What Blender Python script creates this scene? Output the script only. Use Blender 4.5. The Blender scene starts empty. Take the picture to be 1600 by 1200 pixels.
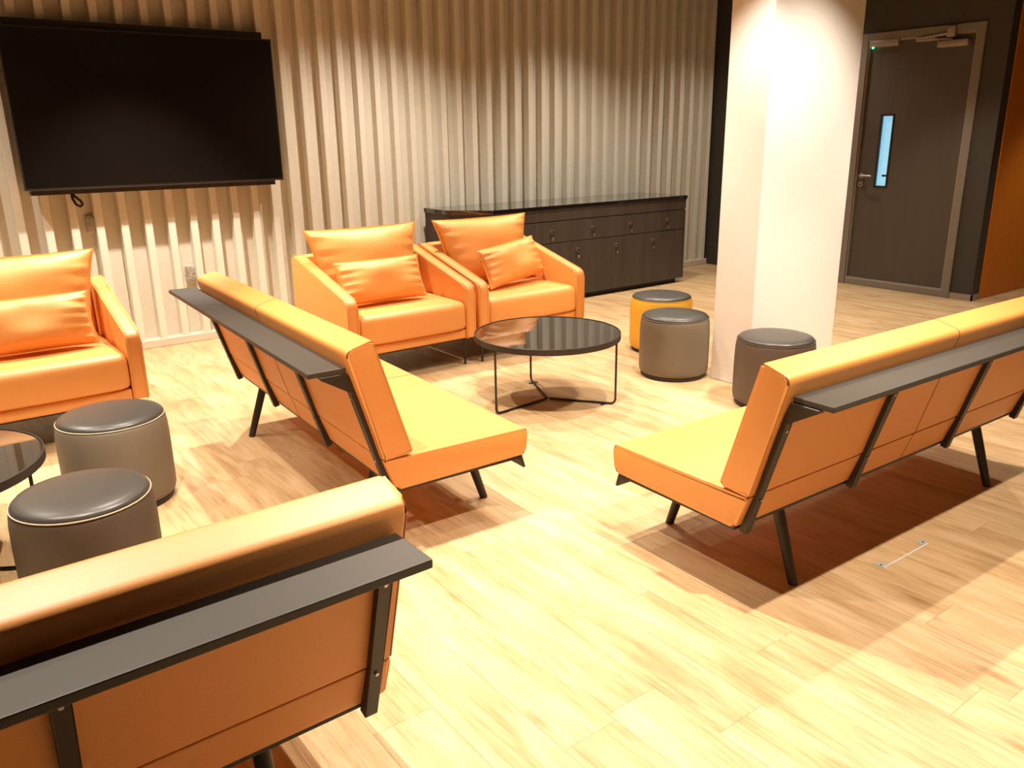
import bpy, bmesh, math, random
from mathutils import Vector, Matrix
random.seed(7)
SC = bpy.context.scene
COL = SC.collection

# ------------------------------------------------------------------ camera
F_PX, PITCH, ROLL, YAW, CAM_H = 1273.55, 16.937, -0.865, 36.652, 1.5
def setup_camera():
    p, r, y = map(math.radians, (PITCH, ROLL, YAW))
    fw = Vector((math.sin(y)*math.cos(p), math.cos(y)*math.cos(p), -math.sin(p)))
    rt = Vector((math.cos(y), -math.sin(y), 0)); up = rt.cross(fw)
    r2 = rt*math.cos(r) + up*math.sin(r); u2 = up*math.cos(r) - rt*math.sin(r)
    cd = bpy.data.cameras.new('camera'); co = bpy.data.objects.new('camera', cd); COL.objects.link(co)
    cd.sensor_fit = 'HORIZONTAL'; cd.sensor_width = 36; cd.lens = F_PX/1600*36; cd.clip_start = .05
    m = Matrix((r2, u2, -fw)).transposed().to_4x4(); m.translation = Vector((0, 0, CAM_H))
    co.matrix_world = m; SC.camera = co
setup_camera()

# ------------------------------------------------------------------ light and exposure
SC.view_settings.view_transform = 'Standard'
SC.view_settings.look = 'None'
SC.view_settings.exposure = -0.12
SC.view_settings.gamma = 1
SC.view_settings.use_curve_mapping = False
w = bpy.data.worlds.new('world'); SC.world = w; w.use_nodes = True
w.node_tree.nodes['Background'].inputs[0].default_value = (1, .85, .7, 1)
w.node_tree.nodes['Background'].inputs[1].default_value = .02
WARM = (1, .87, .72)
CEIL = 3.0
def spot(x, y, power, cone=95, blend=.35, aim=None, z=CEIL-.04, size=.022, col=WARM):
    ld = bpy.data.lights.new('ceiling_spot', 'SPOT'); lo = bpy.data.objects.new('ceiling_spot', ld); COL.objects.link(lo)
    ld.energy = power; ld.color = col; ld.spot_size = math.radians(cone); ld.spot_blend = blend; ld.shadow_soft_size = size
    lo.location = (x, y, z)
    if aim:
        d = Vector((aim[0]-x, aim[1]-y, aim[2]-z)); lo.rotation_euler = d.to_track_quat('-Z', 'Y').to_euler()
SPOTS = [  # x, y, power
    (1.6, 2.35, 560), (2.1, .55, 600), (3.7, 1.5, 340), (.2, 2.3, 450), (-.7, 2.9, 270),
    (3.1, 3.95, 215), (1.1, 4.2, 230), (-.6, 4.6, 230),
    (3.4, 2.75, 300), (5.3, 4.3, 200), (5.6, 2.0, 180), (6.6, 3.4, 140), (8.8, 2.2, 110),  # last one is an added spot that brightens the orange wall
]
for s in SPOTS: spot(s[0], s[1], s[2]*.87, cone=88, blend=.5)
for x, y, pw, cone, bl in ((-.2, 5.42, 260, 116, 1.), (1.4, 5.45, 560, 76, .5), (3.3, 5.3, 370, 124, 1.), (5.3, 5.3, 230, 124, 1.), (7.1, 5.3, 130, 124, 1.)):
    spot(x, y, pw, cone=cone, blend=bl, size=.04)
spot(4.1, 1.75, 300, cone=62, blend=.8, aim=(4.35, 2.96, .9))  # extra aimed spot, added to brighten the white pillar

# ------------------------------------------------------------------ materials
def mat(name, base, rough=.5, metal=0., spec=.5, emit=None, emit_s=0., coat=0.):
    m = bpy.data.materials.new(name); m.use_nodes = True
    b = m.node_tree.nodes['Principled BSDF']
    b.inputs['Base Color'].default_value = (*base, 1); b.inputs['Roughness'].default_value = rough
    b.inputs['Metallic'].default_value = metal; b.inputs['Specular IOR Level'].default_value = spec
    if coat: b.inputs['Coat Weight'].default_value = coat; b.inputs['Coat Roughness'].default_value = .03
    if emit: b.inputs['Emission Color'].default_value = (*emit, 1); b.inputs['Emission Strength'].default_value = emit_s
    return m
def nd(m, t, **kw):
    n = m.node_tree.nodes.new(t)
    for k, v in kw.items(): setattr(n, k, v)
    return n
def lk(m, a, b): m.node_tree.links.new(a, b)
def bsdf(m): return m.node_tree.nodes['Principled BSDF']
def fine_noise(m, scale, var, bump, coord='Object', stretch=(1, 1, 1), detail=4):
    """slight colour variation and fine relief"""
    b = bsdf(m); base = tuple(b.inputs['Base Color'].default_value)
    tc = nd(m, 'ShaderNodeTexCoord'); mp = nd(m, 'ShaderNodeMapping'); mp.inputs['Scale'].default_value = stretch
    nz = nd(m, 'ShaderNodeTexNoise'); nz.inputs['Scale'].default_value = scale; nz.inputs['Detail'].default_value = detail
    lk(m, tc.outputs[coord], mp.inputs[0]); lk(m, mp.outputs[0], nz.inputs['Vector'])
    rp = nd(m, 'ShaderNodeValToRGB')
    rp.color_ramp.elements[0].position = .3; rp.color_ramp.elements[1].position = .7
    rp.color_ramp.elements[0].color = (*[c*(1-var) for c in base[:3]], 1)
    rp.color_ramp.elements[1].color = (*[min(1, c*(1+var)) for c in base[:3]], 1)
    lk(m, nz.outputs['Fac'], rp.inputs[0]); lk(m, rp.outputs[0], b.inputs['Base Color'])
    if bump:
        bp = nd(m, 'ShaderNodeBump'); bp.inputs['Strength'].default_value = bump; bp.inputs['Distance'].default_value = .002
        lk(m, nz.outputs['Fac'], bp.inputs['Height']); lk(m, bp.outputs[0], b.inputs['Normal'])
    return m
M = {}
M['leather'] = fine_noise(mat('orange_leather', (.76, .305, .068), .5, spec=.8), 260, .05, .12)
M['leather_pillow'] = fine_noise(mat('orange_pillow_leather', (.78, .345, .082), .5, spec=.7), 200, .06, .12)
M['stitch'] = mat('stitching', (.22, .07, .015), .7)
M['piping'] = mat('orange_piping', (.74, .33, .075), .5)
M['black_metal'] = fine_noise(mat('dark_bronze_metal', (.032, .024, .019), .45, .2), 300, .15, .05)
M['shelf'] = fine_noise(mat('dark_grey_shelf', (.050, .042, .033), .5), 400, .12, .05)
M['screw'] = mat('screw_steel', (.5, .46, .4), .3, 1)
M['glass_black'] = mat('black_glass', (.012, .010, .009), .04, spec=.9, coat=.5)
M['tv_glass'] = mat('screen_glass', (.008, .006, .005), .09, spec=.6)
M['tv_plastic'] = mat('black_plastic', (.012, .010, .009), .4)
M['tv_trim'] = mat('screen_edge_trim', (.06, .05, .045), .3)
M['stool_top'] = fine_noise(mat('charcoal_vinyl', (.052, .047, .041), .36), 200, .08, .08)
M['taupe'] = fine_noise(mat('taupe_vinyl', (.160, .126, .088), .5), 220, .06, .08)
M['dark_taupe'] = fine_noise(mat('dark_brown_vinyl', (.095, .068, .050), .5), 220, .06, .08)
M['mid_taupe'] = fine_noise(mat('brown_vinyl', (.074, .056, .041), .5), 220, .06, .08)
M['yellow'] = fine_noise(mat('mustard_vinyl', (.78, .42, .035), .5), 220, .05, .08)
M['stool_base'] = mat('stool_plinth', (.02, .016, .013), .6)
M['stool_piping'] = mat('pale_piping', (.48, .40, .29), .5)
M['wall_paint'] = fine_noise(mat('beige_wall_paint', (.68, .65, .56), .6), 30, .03, .03)
M['batten'] = fine_noise(mat('beige_batten_paint', (.71, .68, .585), .5), 30, .03, .03)
M['white_paint'] = fine_noise(mat('white_paint', (.87, .84, .79), .55), 25, .015, .02)
M['ceiling'] = mat('ceiling_paint', (.14, .125, .11), .8)
M['far_wall'] = mat('grey_far_wall_paint', (.22, .20, .18), .7)
M['dark_wall'] = fine_noise(mat('charcoal_wall_paint', (.048, .042, .034), .6), 25, .06, .03)
M['orange_wall'] = fine_noise(mat('orange_wall_paint', (.70, .21, .008), .5), 15, .06, .02)
M['baseboard'] = mat('beige_baseboard', (.66, .56, .45), .5)
M['door_frame'] = fine_noise(mat('grey_door_frame', (.21, .18, .145), .45), 60, .05, .02)
M['grey_metal'] = mat('satin_grey_metal', (.36, .30, .25), .4, .3)
M['steel'] = mat('brushed_steel', (.45, .41, .36), .3, .9)
M['pane'] = mat('lit_pane', (.3, .5, .6), .1, emit=(.24, .62, .86), emit_s=.9)
M['led'] = mat('green_led', (0, .2, .05), .3, emit=(.05, 1, .35), emit_s=6)
M['plastic_white'] = mat('white_plastic', (.7, .68, .64), .4)
M['plastic_grey'] = mat('grey_socket_plastic', (.55, .51, .46), .4)
M['hole'] = mat('socket_hole', (.02, .018, .016), .7)
M['plate_grey'] = mat('dull_zinc', (.40, .42, .40), .5)
M['cable'] = mat('black_cable', (.012, .01, .01), .5)

def wood_dark(name, base, var=.22):
    m = mat(name, base, .45)
    fine_noise(m, 14, var, .05, 'Object', (1, 1, .08), 6)
    return m
M['cab_wood'] = wood_dark('wenge_laminate', (.060, .044, .035))
M['door_wood'] = wood_dark('dark_brown_laminate', (.080, .062, .048), .07)
def film():
    m = mat('clear_film', (.9, .88, .84), .15); b = bsdf(m)
    b.inputs['Transmission Weight'].default_value = .75; b.inputs['IOR'].default_value = 1.08
    return m
M['film'] = film()

def floor_wood():
    m = mat('oak_plank', (.6, .4, .2), .46, spec=.4); b = bsdf(m); N = m.node_tree
    geo = nd(m, 'ShaderNodeNewGeometry'); oi = nd(m, 'ShaderNodeObjectInfo')
    rnd = nd(m, 'ShaderNodeMath', operation='ADD'); lk(m, oi.outputs['Random'], rnd.inputs[0]); lk(m, geo.outputs['Random Per Island'], rnd.inputs[1])
    fr = nd(m, 'ShaderNodeMath', operation='FRACT'); lk(m, rnd.outputs[0], fr.inputs[0])
    off = nd(m, 'ShaderNodeCombineXYZ')
    k1 = nd(m, 'ShaderNodeMath', operation='MULTIPLY'); k1.inputs[1].default_value = 37; lk(m, fr.outputs[0], k1.inputs[0])
    k2 = nd(m, 'ShaderNodeMath', operation='MULTIPLY'); k2.inputs[1].default_value = 91; lk(m, fr.outputs[0], k2.inputs[0])
    lk(m, k1.outputs[0], off.inputs[0]); lk(m, k2.outputs[0], off.inputs[1]); lk(m, k1.outputs[0], off.inputs[2])
    add = nd(m, 'ShaderNodeVectorMath', operation='ADD'); lk(m, geo.outputs['Position'], add.inputs[0]); lk(m, off.outputs[0], add.inputs[1])
    def noise(sx, sy, scale, detail, rough=.6, dist=0.):
        mp = nd(m, 'ShaderNodeMapping'); mp.inputs['Scale'].default_value = (sx, sy, 1); lk(m, add.outputs[0], mp.inputs[0])
        n = nd(m, 'ShaderNodeTexNoise'); n.inputs['Scale'].default_value = scale; n.inputs['Detail'].default_value = detail
        n.inputs['Roughness'].default_value = rough; n.inputs['Distortion'].default_value = dist
        lk(m, mp.outputs[0], n.inputs['Vector']); return n
    broad = noise(1, .16, 13, 4, .55, .6)      # strips of heart and sap wood
    grain = noise(1, .05, 95, 5, .65)          # fine grain
    r1 = nd(m, 'ShaderNodeValToRGB'); e = r1.color_ramp.elements
    e[0].position = .28; e[0].color = (.44, .275, .128, 1); e[1].position = .72; e[1].color = (.66, .475, .285, 1)
    x = e.new(.5); x.color = (.575, .392, .205, 1)
    lk(m, broad.outputs['Fac'], r1.inputs[0])
    r2 = nd(m, 'ShaderNodeValToRGB'); e = r2.color_ramp.elements
    e[0].position = .30; e[0].color = (.70, .62, .54, 1); e[1].position = .52; e[1].color = (1, 1, 1, 1)
    lk(m, grain.outputs['Fac'], r2.inputs[0])
    mx = nd(m, 'ShaderNodeMix', data_type='RGBA', blend_type='MULTIPLY'); mx.inputs[0].default_value = .8
    lk(m, r1.outputs[0], mx.inputs[6]); lk(m, r2.outputs[0], mx.inputs[7])
    # knots
    mp = nd(m, 'ShaderNodeMapping'); mp.inputs['Scale'].default_value = (5.5, 1.7, 1); lk(m, add.outputs[0], mp.inputs[0])
    vo = nd(m, 'ShaderNodeTexVoronoi'); vo.inputs['Scale'].default_value = 1; lk(m, mp.outputs[0], vo.inputs['Vector'])
    r3 = nd(m, 'ShaderNodeValToRGB'); e = r3.color_ramp.elements
    e[0].position = .02; e[0].color = (.45, .32, .22, 1); e[1].position = .13; e[1].color = (1, 1, 1, 1)
    lk(m, vo.outputs['Distance'], r3.inputs[0])
    mk = nd(m, 'ShaderNodeMix', data_type='RGBA', blend_type='MULTIPLY'); mk.inputs[0].default_value = .6
    lk(m, mx.outputs[2], mk.inputs[6]); lk(m, r3.outputs[0], mk.inputs[7])
    # per plank tone
    mr = nd(m, 'ShaderNodeMapRange'); mr.inputs['To Min'].default_value = .94; mr.inputs['To Max'].default_value = 1.05
    lk(m, fr.outputs[0], mr.inputs['Value'])
    mt = nd(m, 'ShaderNodeVectorMath', operation='SCALE'); lk(m, mk.outputs[2], mt.inputs[0]); lk(m, mr.outputs[0], mt.inputs['Scale'])
    lk(m, mt.outputs[0], b.inputs['Base Color'])
    bp = nd(m, 'ShaderNodeBump'); bp.inputs['Strength'].default_value = .08; bp.inputs['Distance'].default_value = .001
    lk(m, grain.outputs['Fac'], bp.inputs['Height']); lk(m, bp.outputs[0], b.inputs['Normal'])
    return m
M['oak'] = floor_wood()
M['joint'] = mat('plank_joint', (.40, .255, .14), .8)

# ------------------------------------------------------------------ mesh helpers
def tag(o, label=None, cat=None, group=None, kind=None):
    if label: o['label'] = label
    if cat: o['category'] = cat
    if group: o['group'] = group
    if kind: o['kind'] = kind
    return o
def empty(name, loc, rz=0):
    o = bpy.data.objects.new(name, None); COL.objects.link(o); o.location = loc; o.rotation_euler = (0, 0, rz)
    o.empty_display_size = .1; return o
def obj(name, bm, m, parent=None, smooth=True, angle=35):
    me = bpy.data.meshes.new(name); bmesh.ops.recalc_face_normals(bm, faces=bm.faces)
    if smooth:
        lim = math.radians(angle)
        for f in bm.faces: f.smooth = True
        for e in bm.edges:
            if len(e.link_faces) == 2 and e.calc_face_angle(0) > lim: e.smooth = False
    bm.to_mesh(me); bm.free(); me.materials.append(M[m] if isinstance(m, str) else m)
    o = bpy.data.objects.new(name, me); COL.objects.link(o)
    if parent: o.parent = parent
    return o
def box(bm, x0, x1, y0, y1, z0, z1, bev=0., seg=2):
    vs = [bm.verts.new(p) for p in ((x0,y0,z0),(x1,y0,z0),(x1,y1,z0),(x0,y1,z0),(x0,y0,z1),(x1,y0,z1),(x1,y1,z1),(x0,y1,z1))]
    fs = [bm.faces.new([vs[i] for i in q]) for q in ((0,3,2,1),(4,5,6,7),(0,1,5,4),(1,2,6,5),(2,3,7,6),(3,0,4,7))]
    if bev: bmesh.ops.bevel(bm, geom=list({e for f in fs for e in f.edges}), offset=bev, segments=seg, affect='EDGES', profile=.5)
    return bm
def bx(*a, **k): return box(bmesh.new(), *a, **k)
def prism(bm, prof, axis, a0, a1, bev=0., seg=3):
    """polygon prof of 2D points extruded along axis: 'x' -> prof is (y, z); 'y' -> (x, z); 'z' -> (x, y)"""
    def P(p, a): return {'x': (a, p[0], p[1]), 'y': (p[0], a, p[1]), 'z': (p[0], p[1], a)}[axis]
    A = [bm.verts.new(P(p, a0)) for p in prof]; B = [bm.verts.new(P(p, a1)) for p in prof]
    fs = [bm.faces.new(A), bm.faces.new(B[::-1])]; n = len(prof)
    for i in range(n): fs.append(bm.faces.new((A[i], B[i], B[(i+1) % n], A[(i+1) % n])))
    if bev: bmesh.ops.bevel(bm, geom=list({e for f in fs for e in f.edges}), offset=bev, segments=seg, affect='EDGES', profile=.5)
    return bm
def tube(bm, pts, r, n=8, closed=False, flat=1.):
    pts = [Vector(p) for p in pts]; rings = []; N = len(pts); prev = None
    for i, p in enumerate(pts):
        a = pts[(i-1) % N] if (closed or i > 0) else p; b = pts[(i+1) % N] if (closed or i < N-1) else p
        t = (b-a).normalized()
        if prev is None:
            u = t.orthogonal().normalized()
        else:
            u = (prev - t*prev.dot(t)).normalized()
        prev = u; v = t.cross(u); rr = r[i] if isinstance(r, (list, tuple)) else r
        rings.append([bm.verts.new(p + (u*math.cos(k*2*math.pi/n) + v*math.sin(k*2*math.pi/n)*flat)*rr) for k in range(n)])
    for i in range(N if closed else N-1):
        A, B = rings[i], rings[(i+1) % N]
        s = 0
        if closed and i == N-1:
            s = min(range(n), key=lambda k: (A[0].co-B[k].co).length)
        for k in range(n): bm.faces.new((A[k], A[(k+1) % n], B[(k+1+s) % n], B[(k+s) % n]))
    if not closed: bm.faces.new(rings[0][::-1]); bm.faces.new(rings[-1])
    return bm
def lathe(bm, prof, n=48):
    rings = []
    for r, z in prof:
        if r < 1e-6: rings.append([bm.verts.new((0, 0, z))])
        else: rings.append([bm.verts.new((r*math.cos(k*2*math.pi/n), r*math.sin(k*2*math.pi/n), z)) for k in range(n)])
    for A, B in zip(rings, rings[1:]):
        for k in range(n):
            a, b = A[k % len(A)], A[(k+1) % len(A)]; c, d = B[(k+1) % len(B)], B[k % len(B)]
            q = []
            for v in (a, b, c, d):
                if v not in q: q.append(v)
            if len(q) > 2: bm.faces.new(q)
    return bm
def arc_corner(p, r, steps=4):
    """rounds the corners of a closed 2D polygon"""
    out = []; n = len(p)
    for i in range(n):
        a, b, c = Vector(p[i-1]), Vector(p[i]), Vector(p[(i+1) % n])
        d1, d2 = (a-b).normalized(), (c-b).normalized()
        rr = r[i] if isinstance(r, (list, tuple)) else r
        s, e = b+d1*rr, b+d2*rr
        for k in range(steps+1):
            t = k/steps; out.append(tuple(s*(1-t)**2 + b*2*t*(1-t) + e*t*t))
    return out
def copy_tree(o, parent=None):
    c = o.copy(); COL.objects.link(c)
    if parent: c.parent = parent
    for ch in list(o.children): copy_tree(ch, c)
    return c

# ------------------------------------------------------------------ the setting
YB, YF, XD = 6.525, 6.44, 7.72          # panelled wall: back plane, batten front; door wall plane
XL, YN, XR = -3.2, -3.4, 10.4
def build_shell():
    fl = tag(obj('floor', bx(XL, XR, YN, YB+.1, -.10, -.006), 'joint', smooth=False), kind='structure')
    # planks run at right angles to the panelled wall
    PW, PL = .18, 1.22
    cx, cy = math.sin(math.radians(YAW)), math.cos(math.radians(YAW))
    cells = []
    i = 0; x = XL
    while x < XR:
        y = YN - random.random()*PL
        while y < YB:
            y0, y1 = max(y, YN), min(y+PL, YB+.05)
            if y1-y0 > .05: cells.append((x, min(x+PW, XR), y0, y1))
            y += PL
        x += PW
    def score(c):
        mx, my = (c[0]+c[1])/2, (c[2]+c[3])/2
        d = mx*cx+my*cy; s = mx*cy-my*cx
        if d < .8: return -1
        px, hz = abs(s/d)*1273, 1.5/d
        if px > 1000: return -1
        if mx > XD+.1 and my > 3.3: return -1
        return 1/d**3
    cells.sort(key=score, reverse=True)
    base = None
    G = .0004
    for c in cells[:300]:
        L = c[3]-c[2]; full = abs(L-PL) < 1e-4 and abs(c[1]-c[0]-PW) < 1e-4
        if full and base:
            o = bpy.data.objects.new('plank', base); COL.objects.link(o); o.parent = fl
        else:
            hw, hl = (c[1]-c[0])/2-G, L/2-G
            o = obj('plank', bx(-hw, hw, -hl, hl, -.0062, 0), 'oak', fl, smooth=False)
            if full: base = o.data
        o.location = ((c[0]+c[1])/2, (c[2]+c[3])/2, 0)
    bm = bmesh.new()
    for c in cells[300:]: box(bm, c[0]+G, c[1]-G, c[2]+G, c[3]-G, -.0062, 0)
    tag(obj('plank_field', bm, 'oak', fl, smooth=False), kind='stuff')
    tag(obj('ceiling', bx(XL, XR, YN, YB+.1, CEIL, CEIL+.1), 'ceiling', smooth=False), kind='structure')
    # wall with the screen: flat sheet and vertical battens
    wb = tag(obj('wall_back', bx(XL, XD, YB, YB+.1, 0, CEIL), 'wall_paint', smooth=False), kind='structure')
    P, W = .162, .054
    k = math.ceil((XL+.02-3.093)/P); me = None
    while 3.093+k*P+W < XD-.01:
        x = 3.093+k*P
        if me is None:
            o = obj('batten', bx(0, W, YF, YB, .06, CEIL, bev=.004, seg=1), 'batten', wb, smooth=False); me = o.data
        else:
            o = bpy.data.objects.new('batten', me); COL.objects.link(o); o.parent = wb
        o.location.x = x; k += 1
    tag(obj('baseboard_back', bx(XL, XD, 6.43, YB, 0, .062, bev=.004, seg=1), 'baseboard', smooth=False), kind='structure')
    # door wall, returning at its near end
    DY0, DY1, DZ = 3.555, 4.69, 2.372
    bm = bmesh.new()
    box(bm, XD, XD+.14, DY1, YB+.1, 0, CEIL); box(bm, XD, XD+.14, 3.36, DY0, 0, CEIL); box(bm, XD, XD+.14, DY0, DY1, DZ, CEIL)
    tag(obj('wall_right', bm, 'dark_wall', smooth=False), kind='structure')
    bm = bmesh.new(); box(bm, XD-.012, XD, 3.348, DY0, 0, .055); box(bm, XD-.012, 7.845, 3.348, 3.36, 0, .055)
    tag(obj('baseboard_right', bm, 'dark_wall', smooth=False), kind='structure')
    bsd = bpy.data.objects['baseboard_right']; bsd.data.materials[0] = M['grey_metal']
    tag(obj('wall_recess', bx(XD+.14, XR, 3.36, 3.5, 0, CEIL), 'dark_wall', smooth=False), kind='structure')
    tag(obj('wall_orange', bx(7.85, XR, 3.35, 3.36, 0, CEIL, bev=.002), 'orange_wall', smooth=False), kind='structure')
    tag(obj('wall_left', bx(XL-.1, XL, YN, YB+.1, 0, CEIL), 'far_wall', smooth=False), kind='structure')
    tag(obj('wall_front', bx(XL, XR, YN-.1, YN, 0, CEIL), 'far_wall', smooth=False), kind='structure')
    tag(obj('wall_side', bx(XR, XR+.1, YN, 3.5, 0, CEIL), 'far_wall', smooth=False), kind='structure')
    pl = tag(obj('wall_pillar', bx(4.0, 4.87, 2.96, 3.25, 0, CEIL, bev=.004), 'white_paint', smooth=False), kind='structure')
    bm = bmesh.new(); box(bm, 3.997, 4.873, 2.957, 3.253, 0, .012)
    obj('floor_trim', bm, 'plastic_white', pl, smooth=False)
    # ------------------------------- the door
    d = empty('door_1', (XD, (DY0+DY1)/2, 0)); tag(d, kind='structure')
    cyd = (DY0+DY1)/2
    def part(n, bm, m, p=d, **k):
        o = obj(n, bm, m, p, **k); return o
    FW = .072
    y0, y1 = DY0-cyd, DY1-cyd
    part('jamb', bx(-.022, .10, y0, y0+FW, 0, DZ, bev=.004), 'door_frame', smooth=False)
    part('jamb', bx(-.022, .10, y1-FW, y1, 0, DZ, bev=.004), 'door_frame', smooth=False)
    part('door_head', bx(-.022, .10, y0+FW, y1-FW, DZ-FW, DZ, bev=.004), 'door_frame', smooth=False)
    part('threshold', bx(-.012, .10, y0+FW, y1-FW, 0, .062, bev=.004), 'door_frame', smooth=False)
    # pale stop strips lining the opening
    for a in ((y0+FW, y0+FW+.012, .062, DZ-FW), (y1-FW-.012, y1-FW, .062, DZ-FW)):
        part('stop_strip', bx(-.004, .03, a[0], a[1], a[2], a[3]), 'grey_metal', smooth=False)
    part('stop_strip', bx(-.004, .03, y0+FW+.012, y1-FW-.012, .062, .074), 'grey_metal', smooth=False)
    part('stop_strip', bx(-.004, .03, y0+FW+.012, y1-FW-.012, DZ-FW-.012, DZ-FW), 'grey_metal', smooth=False)
    # leaf with its vision panel opening
    wy0, wy1, wz0, wz1 = 4.305-cyd, 4.418-cyd, .98, 1.632
    ly0, ly1, lz0, lz1 = y0+FW+.013, y1-FW-.013, .075, DZ-FW-.013
    bm = bmesh.new()
    for a in ((ly0, wy0, lz0, lz1), (wy1, ly1, lz0, lz1), (wy0, wy1, lz0, wz0), (wy0, wy1, wz1, lz1)):
        box(bm, .018, .062, a[0], a[1], a[2], a[3])
    part('door_leaf', bm, 'door_wood', smooth=False)
    bm = bmesh.new(); b = .012
    for a in ((wy0-b, wy0+.004, wz0-b, wz1+b), (wy1-.004, wy1+b, wz0-b, wz1+b), (wy0, wy1, wz0-b, wz0+.004), (wy0, wy1, wz1-.004, wz1+b)):
        box(bm, .012, .03, a[0], a[1], a[2], a[3])
    wf = part('window_frame', bm, 'tv_plastic', smooth=False)
    part('pane', bx(.036, .042, wy0+.003, wy1-.003, wz0+.003, wz1-.003), 'pane', wf, smooth=False)
    part('sticker', bx(.030, .035, wy0+.004, wy0+.06, 1.07, 1.088), 'hole', wf, smooth=False)
    # lever handle and cylinder
    hy, hz = 4.565-cyd, 1.075
    bm = bmesh.new(); tube(bm, [(.018, hy, hz), (-.035, hy, hz), (-.045, hy-.012, hz), (-.047, hy-.03, hz), (-.047, hy-.13, hz)], .010, 10)
    h = part('door_handle', bm, 'steel')
    bm = bmesh.new(); tube(bm, [(.018, hy, hz), (.008, hy, hz)], .026, 20); part('rosette', bm, 'steel', h)
    bm = bmesh.new(); tube(bm, [(.018, hy, hz-.085), (.008, hy, hz-.085)], .026, 20)
    cyl = part('lock_cylinder', bm, 'steel'); bm = bmesh.new(); tube(bm, [(.008, hy, hz-.085), (.004, hy, hz-.085)], .009, 12); part('keyhole', bm, 'hole', cyl)
    # closer, its arm and bracket
    cl = part('door_closer', bx(-.05, .018, 3.68-cyd, 3.945-cyd, 2.19, 2.245, bev=.006), 'grey_metal')
    part('closer_arm', tube(bmesh.new(), [(-.03, 3.82-cyd, 2.252), (-.03, 3.99-cyd, 2.266), (-.03, 4.15-cyd, 2.272)], .009, 8), 'grey_metal', cl)
    part('closer_arm', tube(bmesh.new(), [(-.035, 4.15-cyd, 2.282), (-.035, 4.0-cyd, 2.292), (-.035, 3.85-cyd, 2.305)], .011, 8), 'grey_metal', cl)
    part('arm_bracket', bx(-.05, -.022, 3.80-cyd, 3.87-cyd, 2.27, 2.36, bev=.005), 'grey_metal', cl)
    part('arm_shoe', bx(-.045, .018, 3.97-cyd, 4.14-cyd, 2.255, 2.283, bev=.004), 'grey_metal', cl)
    ml = part('magnetic_lock', bx(-.035, .018, 4.315-cyd, 4.60-cyd, 2.245, 2.303, bev=.004), 'grey_metal')
    bm = bmesh.new(); bmesh.ops.create_uvsphere(bm, u_segments=12, v_segments=8, radius=.011)
    bmesh.ops.translate(bm, verts=bm.verts, vec=(-.03, 4.56-cyd, 2.242)); part('indicator_light', bm, 'led', ml)
build_shell()

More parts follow.
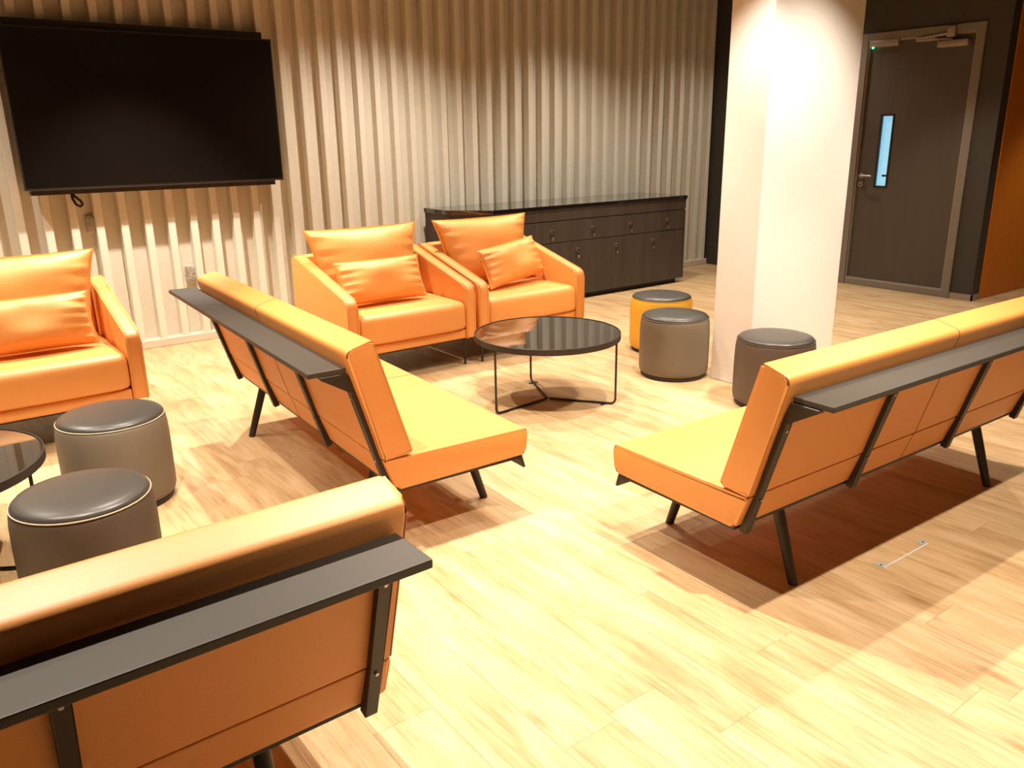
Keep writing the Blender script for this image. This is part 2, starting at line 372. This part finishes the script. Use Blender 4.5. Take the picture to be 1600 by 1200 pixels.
# ------------------------------------------------------------------ sofas
SL = 1.921
def build_sofa(name, x, y, th, side, shelf, label):
    """side -1: near end at u=0 and body towards -u; +1: body towards +u. Local origin: middle of the length."""
    c, s = math.cos(th), math.sin(th); mid = side*SL/2
    root = empty(name, (x+c*mid, y+s*mid, 0), th); tag(root, label, 'sofa', 'orange leather sofas with rear shelf')
    h = SL/2
    seat = [(.002, .399), (.626, .392), (.615, .286), (.045, .279)]; rs = [.006, .018, .020, .015]
    back = [(-.013, .848), (-.117, .819), (0, .402), (.118, .410)]; rb = [.013, .026, .006, .015]
    for e in (-1, 1):
        for nm, pr, rr in (('seat_cushion', seat, rs), ('back_cushion', back, rb)):
            rp = arc_corner(pr, rr, 5); bm = bmesh.new(); prism(bm, rp, 'x', e*.0004, e*h)
            es = [q for q in bm.edges if all(abs(v.co.x-e*h) < 1e-6 for v in q.verts)]
            bmesh.ops.bevel(bm, geom=es, offset=.012, segments=4, affect='EDGES', profile=.5)
            o = obj(nm, bm, 'leather', root, angle=50)
            cc = Vector((sum(p[0] for p in pr)/4, sum(p[1] for p in pr)/4))
            def loop(x, ins):
                out = []
                for p in rp:
                    d = (cc-Vector(p)).normalized()*ins; out.append((x, p[0]+d.x, p[1]+d.y))
                return out
            obj('piping', tube(bmesh.new(), loop(e*(h-.0030), 0.0042), .0021, 6, True), 'stitch', o)
            obj('seam', tube(bmesh.new(), loop(e*.0014, .0004), .0012, 6, True), 'stitch', o)
    # back brackets: flat bar up the slanted back with a gusset under the shelf
    dv = Vector((-.117, .42)).normalized(); n = Vector((-dv.y, dv.x)); n = Vector((-.963, -.268))
    p0, p1 = Vector((.052, .262)), Vector((-.1000, .7385))
    t = .030
    br = [p0, p0+n*t*.9, p0+dv*.43+n*t, Vector((-.195, .727)), Vector((-.20, .7385)), p1]
    br = [(q.x, q.y) for q in br]
    for u in (.045, .632, SL-.632, SL-.045):
        b = obj('bracket', prism(bmesh.new(), br, 'x', u-h-.016, u-h+.016, .002, 1), 'black_metal', root, smooth=False)
        for d in (.14, .40):
            q = p0+dv*d+n*(t*.97)
            obj('screw', tube(bmesh.new(), [(u-h, q.x-.0005*n.x, q.y), (u-h, q.x+n.x*.004, q.y+n.y*.004)], .0045, 10), 'screw', b)
    obj('shelf', bx(shelf[0]-mid, shelf[1]-mid, -.240, -.1035, .739, .758, bev=.003, seg=2), 'shelf', root, smooth=False)
    # frame under the seat
    bm = bmesh.new()
    for u in (-h+.012, h-.042): box(bm, u, u+.03, .055, .60, .266, .284)
    box(bm, -h+.042, h-.042, .055, .085, .266, .280)
    obj('seat_frame', bm, 'black_metal', root, smooth=False)
    obj('front_rail', prism(bmesh.new(), [(.603, .286), (.52, .284), (.52, .276), (.585, .272), (.612, .222), (.622, .224)], 'x', -h+.012, h-.012, .001, 1), 'black_metal', root, smooth=False)
    for u in (-h+.28, h-.28):
        for top, foot in (((.092, .272), (0., .0)), ((.495, .276), (.586, .0))):
            obj('leg', tube(bmesh.new(), [(u, *top), (u, top[0]*.5+foot[0]*.5, top[1]*.5), (u, *foot)], [.0205, .019, .0165], 14, False, 1.), 'black_metal', root)
    return root
build_sofa('sofa', 1.2365, 2.4290, -1.61469, -1, (-2.005, -.03), 'orange leather sofa standing end-on to the wall, between stools and round table')
build_sofa('sofa', 1.9847, 1.4361, -.02597, 1, (.035, 2.01), 'orange leather sofa with its seat towards the white pillar')
build_sofa('sofa', .7020, 1.4053, .01235, -1, (-2.0, -.025), 'orange leather sofa with its back turned, behind the brown stool')

# ------------------------------------------------------------------ pillows
def pillow_mesh(W, H, T, seed, wrinkle=.006, ear=.05, taper=0.):
    rnd = random.Random(seed); bm = bmesh.new(); nu, nv = 44, 28
    ph = [rnd.uniform(0, 6.28) for _ in range(8)]
    def pt(u, v, s):
        au, av = abs(u), abs(v)
        ox = u*W/2*(1-ear*(1-v*v)*au**2); oz = v*H/2*(1-ear*1.3*(1-u*u)*av**2)
        ox *= 1-taper*(1-v)/2
        k = max(0, (1-au**3.2))**.55*max(0, (1-av**3.2))**.6
        y = s*T/2*k
        wr = wrinkle*(au**4)*(1-au**14)*(math.sin(v*17+ph[0]+u)+.6*math.sin(v*29+ph[1]))*(1-av**6)
        wr += wrinkle*.6*(av**5)*(1-av**14)*math.sin(u*15+ph[2])*(1-au**6)
        wr += wrinkle*.8*math.sin(u*4+ph[3])*math.sin(v*3+ph[4])*k
        return (ox, y+wr*(1 if s else 0)*s, oz)
    def su(i, n): t = -1+2*i/n; return math.sin(t*math.pi/2)*.55+t*.45
    F = [[None]*(nv+1) for _ in range(nu+1)]; B = [[None]*(nv+1) for _ in range(nu+1)]
    for i in range(nu+1):
        for j in range(nv+1):
            u, v = su(i, nu), su(j, nv)
            F[i][j] = bm.verts.new(pt(u, v, -1))
            B[i][j] = F[i][j] if i in (0, nu) or j in (0, nv) else bm.verts.new(pt(u, v, 1))
    for i in range(nu):
        for j in range(nv):
            bm.faces.new((F[i][j], F[i+1][j], F[i+1][j+1], F[i][j+1])); bm.faces.new((B[i][j], B[i][j+1], B[i+1][j+1], B[i+1][j]))
    rim = [pt(su(i, nu), -1, 0) for i in range(nu)] + [pt(1, su(j, nv), 0) for j in range(nv)] + \
          [pt(su(nu-i, nu), 1, 0) for i in range(nu)] + [pt(-1, su(nv-j, nv), 0) for j in range(nv)]
    return bm, rim
def pillow(name, label, group, W, H, T, loc, lean, yaw=0, roll=0, seed=1, wrinkle=.006, taper=0.):
    bm, rim = pillow_mesh(W, H, T, seed, wrinkle, taper=taper)
    bmesh.ops.translate(bm, verts=bm.verts, vec=(0, 0, H/2)); rim = [(a, b, c+H/2) for a, b, c in rim]
    root = empty(name, loc)
    root.rotation_euler = (math.radians(lean), math.radians(roll), math.radians(yaw)); root.rotation_mode = 'XYZ'
    tag(root, label, 'cushion', group)
    o = obj('cover', bm, 'leather_pillow', root, angle=180)
    # flat sewn flange around the edge
    fl = bmesh.new(); n = len(rim); cc = Vector((0, 0, H/2)); ins, outs = [], []
    for p in rim:
        p = Vector(p); d = (p-cc); d.y = 0; d.normalize()
        ins.append(p-d*.012); outs.append(p+d*.010)
    ring = [[fl.verts.new(q + Vector((0, dy, 0))) for q in pts] for pts, dy in ((ins, -.003), (outs, -.002), (outs, .002), (ins, .003))]
    for a in range(4):
        A, B = ring[a], ring[(a+1) % 4]
        for k in range(n): fl.faces.new((A[k], A[(k+1) % n], B[(k+1) % n], B[k]))
    obj('flange', fl, 'piping', root, angle=60)
    return root

# ------------------------------------------------------------------ armchairs
AW = .94
def build_armchair():
    root = empty('armchair', (0, 0, 0)); hw = AW/2; TH = .078
    arm = [(0, .195), (0, .548), (.80, .762), (.80, .195)]
    armr = arc_corner(arm, [.012, .045, .05, .012], 5)
    for s in (-1, 1):
        a, b = sorted((s*(hw-TH), s*hw))
        bm = bmesh.new(); prism(bm, armr, 'x', a, b)
        es = [e for e in bm.edges if abs(e.verts[0].co.x-e.verts[1].co.x) < 1e-6]
        bmesh.ops.bevel(bm, geom=es, offset=.016, segments=4, affect='EDGES', profile=.5)
        ao = obj('arm', bm, 'leather', root, angle=50)
        for xx in (a+.010, b-.010):
            obj('piping', tube(bmesh.new(), [(xx, p[0]*1.006-.0022, p[1]*1.004-.001) for p in armr], .0032, 6, True), 'piping', ao)
    bm = bmesh.new(); prism(bm, [(.70, .25), (.735, .75), (.80, .755), (.80, .20)], 'x', -hw+TH+.001, hw-TH-.001, .012, 3)
    obj('back', bm, 'leather', root, angle=50)
    # seat cushion with a crowned top
    bm = bmesh.new(); x1 = hw-TH-.004; rings = []
    ST = [-1, -.985, -.955, -.90, -.8, -.6, -.3, 0, .3, .6, .8, .90, .955, .985, 1]
    for t in ST:
        k = max(0, 1-t**4); e = .022*(1-(1-abs(t)**24)**.5) if abs(t) < 1 else .022
        pr = arc_corner([(-.012-.014*k, .262), (-.012-.014*k, .448), (.695, .452), (.695, .262)], [.03, .055, .03, .02], 6)
        rg = []
        for y, z in pr:
            q = min(max((y+.02)/.70, 0), 1); z2 = z+(.016*k*math.sin(math.pi*min(1, q*1.05)) if z > .40 else 0)
            cy, cz = .34, .355
            y2 = y+(cy-y)*e/.35; z2 = z2+(cz-z2)*e/.10
            rg.append(bm.verts.new((t*x1, y2, z2)))
        rings.append(rg)
    for A, B in zip(rings, rings[1:]):
        for i in range(len(A)): bm.faces.new((A[i], A[(i+1) % len(A)], B[(i+1) % len(A)], B[i]))
    bm.faces.new(rings[0]); bm.faces.new(rings[-1])
    obj('seat_cushion', bm, 'leather', root, angle=60)
    obj('base', bx(-hw+TH+.001, hw-TH-.001, .006, .70, .196, .258, bev=.012, seg=3), 'leather', root, angle=50)
    obj('under_cover', bx(-hw+.05, hw-.05, .03, .77, .185, .1955), 'hole', root, smooth=False)
    for sx in (-1, 1):
        for yy in (.065, .72):
            obj('leg', tube(bmesh.new(), [(sx*(hw-.055), yy, .19), (sx*(hw-.055), yy, 0)], [.011, .008], 10), 'black_metal', root)
    return root
ARM = build_armchair()
CH = [(2.565, 4.475, 'orange leather armchair beyond the end-on sofa back, beside a matching armchair'),
      (3.525, 4.455, 'orange leather armchair in front of the dark cabinet'),
      (.455, 4.475, 'orange leather armchair under the wall screen')]
for i, (x, y, lb) in enumerate(CH):
    o = ARM if i == 0 else copy_tree(ARM)
    o.location = (x, y, 0); tag(o, lb, 'armchair', 'orange leather armchairs along the panelled wall')
G1, G2 = 'large back cushions on the armchairs', 'small lumbar cushions on the armchairs'
pillow('scatter_cushion', 'large orange leather cushion in the armchair beside the sofa back, behind a straight small cushion', G1, .83, .465, .20, (2.537, 4.985, .476), -14, seed=3, wrinkle=.008, taper=.22)
pillow('scatter_cushion', 'large orange leather cushion upright in the armchair by the cabinet', G1, .83, .465, .20, (3.505, 4.965, .476), -14, seed=4, wrinkle=.008, taper=.22)
pillow('scatter_cushion', 'large orange leather cushion upright in the armchair under the screen', G1, .83, .465, .20, (.455, 4.985, .476), -14, seed=5, wrinkle=.008, taper=.22)
pillow('lumbar_cushion', 'small oblong orange cushion set straight on the armchair beside the sofa back', G2, .61, .285, .15, (2.503, 4.735, .474), -22, seed=6, wrinkle=.011)
pillow('lumbar_cushion', 'small oblong orange cushion lying askew on the armchair by the cabinet', G2, .625, .285, .15, (3.592, 4.72, .492), -24, yaw=14, roll=-4, seed=7, wrinkle=.013)
pillow('lumbar_cushion', 'small oblong orange cushion on the armchair under the screen', G2, .62, .285, .15, (.455, 4.735, .474), -22, seed=8, wrinkle=.011)

# ------------------------------------------------------------------ stools
def build_stool(x, y, body, label, pale=False, h=.40):
    root = empty('stool', (x, y, 0)); tag(root, label, 'stool', 'round upholstered stools')
    R, T = .2215, .211
    obj('plinth', lathe(bmesh.new(), [(0, 0), (R-.018, 0), (R-.014, .004), (R-.014, .024), (0, .024)]), 'stool_base', root)
    pr = [(0, .0245), (R-.016, .0245), (R-.006, .032), (R-.001, .05), (R, .09), (R, .27), (R-.002, .33), (R-.006, .362), (T+.002, h-.028), (T-.004, h-.022), (0, h-.022)]
    bo = obj('body', lathe(bmesh.new(), pr), body, root, angle=60)
    tr = T-.003
    prt = [(0, h-.0215), (tr-.012, h-.0215), (tr, h-.019), (tr+.0005, h-.014), (tr-.010, h-.004), (tr-.035, h+.003), (tr-.09, h+.007), (0, h+.009)]
    obj('seat_pad', lathe(bmesh.new(), prt), 'stool_top', root, angle=60)
    ring = [((T+.001)*math.cos(k*math.pi/24), (T+.001)*math.sin(k*math.pi/24), h-.021) for k in range(48)]
    obj('piping', tube(bmesh.new(), ring, .0024, 6, True), 'stool_piping' if pale else body, root)
    return root
build_stool(3.893, 3.472, 'taupe', 'taupe round stool touching the white pillar, in front of the yellow one')
build_stool(4.307, 3.977, 'yellow', 'mustard yellow round stool with a charcoal top')
build_stool(3.876, 2.700, 'dark_taupe', 'dark brown round stool between pillar and sofa')
build_stool(.590, 3.661, 'taupe', 'taupe round stool with pale piping in front of the armchair under the screen', True)
build_stool(.333, 2.846, 'mid_taupe', 'brown round stool with pale piping close behind a sofa back', True)

# ------------------------------------------------------------------ round tables
def build_table(x, y, a0, label):
    root = empty('coffee_table', (x, y, 0)); tag(root, label, 'table', 'round black coffee tables')
    R, H = .424, .412
    obj('rim', lathe(bmesh.new(), [(0, H-.036), (R-.006, H-.036), (R, H-.034), (R, H-.001), (R-.002, H), (R-.006, H), (R-.007, H-.008), (0, H-.008)], 72), 'black_metal', root, angle=30)
    obj('glass_top', lathe(bmesh.new(), [(0, H-.0078), (R-.0075, H-.0078), (R-.0075, H-.004), (R-.009, H-.003), (0, H-.003)], 72), 'glass_black', root, angle=30)
    for k in range(3):
        a = a0+k*2*math.pi/3; c, s = math.cos(a), math.sin(a); rl = .406
        pts = [(rl*c, rl*s, H-.038), (rl*c, rl*s, .035)]
        for t in (.25, .5, .75, 1): pts.append(((rl-.028*(1-math.cos(t*math.pi/2)))*c, (rl-.028*(1-math.cos(t*math.pi/2)))*s, .035-.028*math.sin(t*math.pi/2)))
        pts.append((.012*c, .012*s, .007))
        lg = obj('leg', tube(bmesh.new(), pts, .0065, 10), 'black_metal', root)
        obj('glide', bx(-.03, .03, -.008, .008, 0, .004), 'black_metal', lg, smooth=False).location = ((rl-.06)*c, (rl-.06)*s, 0)
    return root
build_table(2.916, 3.569, 3.2437, 'round black glass coffee table in front of the two armchairs')
build_table(-.12, 3.40, math.radians(-32), 'round black coffee table beside the taupe and brown stools')

# ------------------------------------------------------------------ cabinet
def build_cabinet():
    X0, X1, Y0, Y1 = 3.84, 6.548, 5.762, 6.43
    root = empty('cabinet', ((X0+X1)/2, (Y0+Y1)/2, 0)); tag(root, 'long low dark wood cabinet with lockable drawers and a black top', 'cabinet')
    ox, oy = (X0+X1)/2, (Y0+Y1)/2
    def Q(p, e=0): return [(a-ox, b-oy) for a, b in p]
    foot = [(X1, Y0+.02), (X1, Y1), (X0, Y1), (X0, Y0+.32), (X0+.27, Y0+.02)]
    obj('body', prism(bmesh.new(), Q(foot), 'z', .05, .855), 'cab_wood', root, smooth=False)
    pl = [(X1-.06, Y0+.05), (X1-.06, Y1), (X0+.04, Y1), (X0+.04, Y0+.34), (X0+.28, Y0+.05)]
    obj('plinth', prism(bmesh.new(), Q(pl), 'z', 0, .05), 'stool_base', root, smooth=False)
    tp = [(X1+.012, Y0-.006), (X1+.012, Y1), (X0-.012, Y1), (X0-.012, Y0+.31), (X0+.262, Y0-.006)]
    obj('worktop', prism(bmesh.new(), Q(tp), 'z', .8552, .893, .003, 2), 'glass_black', root, smooth=False)
    f0 = Y0-oy
    obj('fascia', bx(X0+.272-ox, X1-ox, f0, f0+.0195, .757, .8545, bev=.001, seg=1), 'cab_wood', root, smooth=False)
    obj('side_stile', bx(6.525-ox, X1-ox, f0, f0+.0195, .05, .749), 'cab_wood', root, smooth=False)
    def lock(p, x, z):
        bm = tube(bmesh.new(), [(x, f0, z), (x, f0-.012, z)], .019, 16)
        l = obj('lock', bm, 'steel', p)
        obj('key', box(bmesh.new(), x-.003, x+.003, f0-.034, f0-.012, z-.009, z+.009, bev=.001, seg=1), 'hole', l, smooth=False)
        return l
    def keys(p, x, z):
        bm = bmesh.new(); box(bm, x-.008, x+.008, f0-.026, f0-.022, z-.078, z-.055, bev=.002, seg=1); k = obj('key_fob', bm, 'steel', p, smooth=False)
        obj('key_ring', tube(bmesh.new(), [(x, f0-.024, z-.055), (x+.001, f0-.024, z-.008)], .0022, 6), 'hole', k)
    e = [4.116, 4.512, 5.016, 5.515, 6.02, 6.523]
    for i in range(5):
        a, b = e[i]+.0007-ox, e[i+1]-.0007-ox
        d = obj('drawer', bx(a, b, f0, f0+.0195, .560, .747, bev=.001, seg=1), 'cab_wood', root, smooth=False)
        if i: xk = (4.762, 5.261, 5.758, 6.272)[i-1]-ox
        else: xk = (a+b)/2
        lock(d, xk, .662); keys(d, xk, .662)
        d = obj('door', bx(a, b, f0, f0+.0195, .05, .552, bev=.001, seg=1), 'cab_wood', root, smooth=False)
        lock(d, a+.055, .475); keys(d, a+.055, .475)
build_cabinet()

# ------------------------------------------------------------------ screen, sockets, cables
def build_tv():
    yf = 6.31
    root = empty('television', (1.615, yf, 1.2)); tag(root, 'large black flat screen mounted on the panelled wall', 'television')
    def part(n, bm, m, p=root, **k):
        bmesh.ops.translate(bm, verts=bm.verts, vec=(-1.615, -yf, -1.2)); return obj(n, bm, m, p, **k)
    part('housing', bx(.735, 2.502, yf+.004, yf+.05, 1.197, 2.212, bev=.003), 'tv_plastic', smooth=False)
    bm = bmesh.new(); b = .009
    for a in ((.735, 2.502, 1.197, 1.197+b*1.5), (.735, 2.502, 2.212-b, 2.212), (.735, .735+b, 1.197+b*1.5, 2.212-b), (2.502-b, 2.502, 1.197+b*1.5, 2.212-b)):
        box(bm, a[0], a[1], yf-.004, yf+.0039, a[2], a[3])
    part('bezel', bm, 'tv_plastic', smooth=False)
    part('screen', bx(.735+b, 2.502-b, yf-.001, yf+.0039, 1.2105, 2.203), 'tv_glass', smooth=False)
    part('trim_strip', bx(.74, 2.497, yf-.006, yf-.0041, 1.197, 1.200), 'tv_trim', smooth=False)
    part('mounting_board', bx(.775, 2.455, yf+.0505, 6.439, 1.163, 2.262), 'tv_plastic', smooth=False)
    pts = [(1.02, 6.40, 1.17), (1.02, 6.39, 1.13), (1.035, 6.385, 1.09), (1.06, 6.38, 1.075), (1.075, 6.38, 1.09), (1.065, 6.38, 1.115), (1.045, 6.385, 1.135), (1.03, 6.39, 1.15), (1.025, 6.40, 1.17)]
    part('cable_loop', tube(bmesh.new(), pts, .009, 8), 'cable')
build_tv()
def build_socket(x, z, w, h, depth_back, label, seed):
    yb = depth_back; rnd = random.Random(seed)
    root = empty('wall_socket', (x, yb, z)); tag(root, label, 'socket', 'wall sockets under the screen')
    obj('plate', bx(-w/2, w/2, -.030, 0, -h/2, h/2, bev=.004), 'plastic_grey', root, smooth=False)
    for dz in ((-.022, .022) if h > .1 else (0,)):
        f = obj('outlet', tube(bmesh.new(), [(0, -.030, dz), (0, -.033, dz)], .019, 18), 'plastic_white', root)
        for dx in (-.007, .007): obj('pin_hole', tube(bmesh.new(), [(dx, -.0331, dz), (dx, -.0336, dz)], .003, 8), 'hole', f)
    # crumpled clear wrapping
    bm = bmesh.new(); n = 12; g = []
    for i in range(n+1):
        row = []
        for j in range(n+1):
            u, v = i/n*2-1, j/n*2-1
            row.append(bm.verts.new((u*w*.56+rnd.uniform(-.003, .003), -.040-rnd.uniform(0, .012)+.03*max(abs(u), abs(v))**6, v*h*.56+rnd.uniform(-.003, .003))))
        g.append(row)
    for i in range(n):
        for j in range(n): bm.faces.new((g[i][j], g[i+1][j], g[i+1][j+1], g[i][j+1]))
    o = obj('wrapping', bm, 'film', root, smooth=False)
    sd = o.modifiers.new('thickness', 'SOLIDIFY'); sd.thickness = .0006
build_socket(1.150, .945, .100, .115, YB, 'square socket wrapped in clear film, directly under the screen', 2)
build_socket(1.775, .515, .085, .125, YB, 'upright socket low on the wall by the sofa corner', 3)
tag(obj('power_cable', tube(bmesh.new(), [(1.79, 6.512, .45), (1.80, 6.515, .30), (1.83, 6.512, .18), (1.86, 6.51, .10), (1.87, 6.508, .066)], .004, 8), 'plastic_white'),
    'thin white cable hanging from the low socket', 'cable')

# ------------------------------------------------------------------ floor box
def build_floor_box():
    root = empty('floor_box', (2.76, 1.31, 0), math.radians(-1.0)); tag(root, 'flush floor socket lid with a pale edge strip and two steel corner plates', 'floor box')
    obj('edge_strip', bx(-.15, .15, -.023, -.017, 0, .002), 'plastic_white', root, smooth=False)
    for s in (-1, 1):
        p = obj('corner_plate', prism(bmesh.new(), [(s*.155, -.016), (s*.155, .022), (s*.125, .004), (s*.118, -.016)], 'z', 0, .0018), 'plate_grey', root, smooth=False)
        obj('screw', tube(bmesh.new(), [(s*.142, -.004, .0018), (s*.142, -.004, .003)], .004, 8), 'hole', p)
build_floor_box()
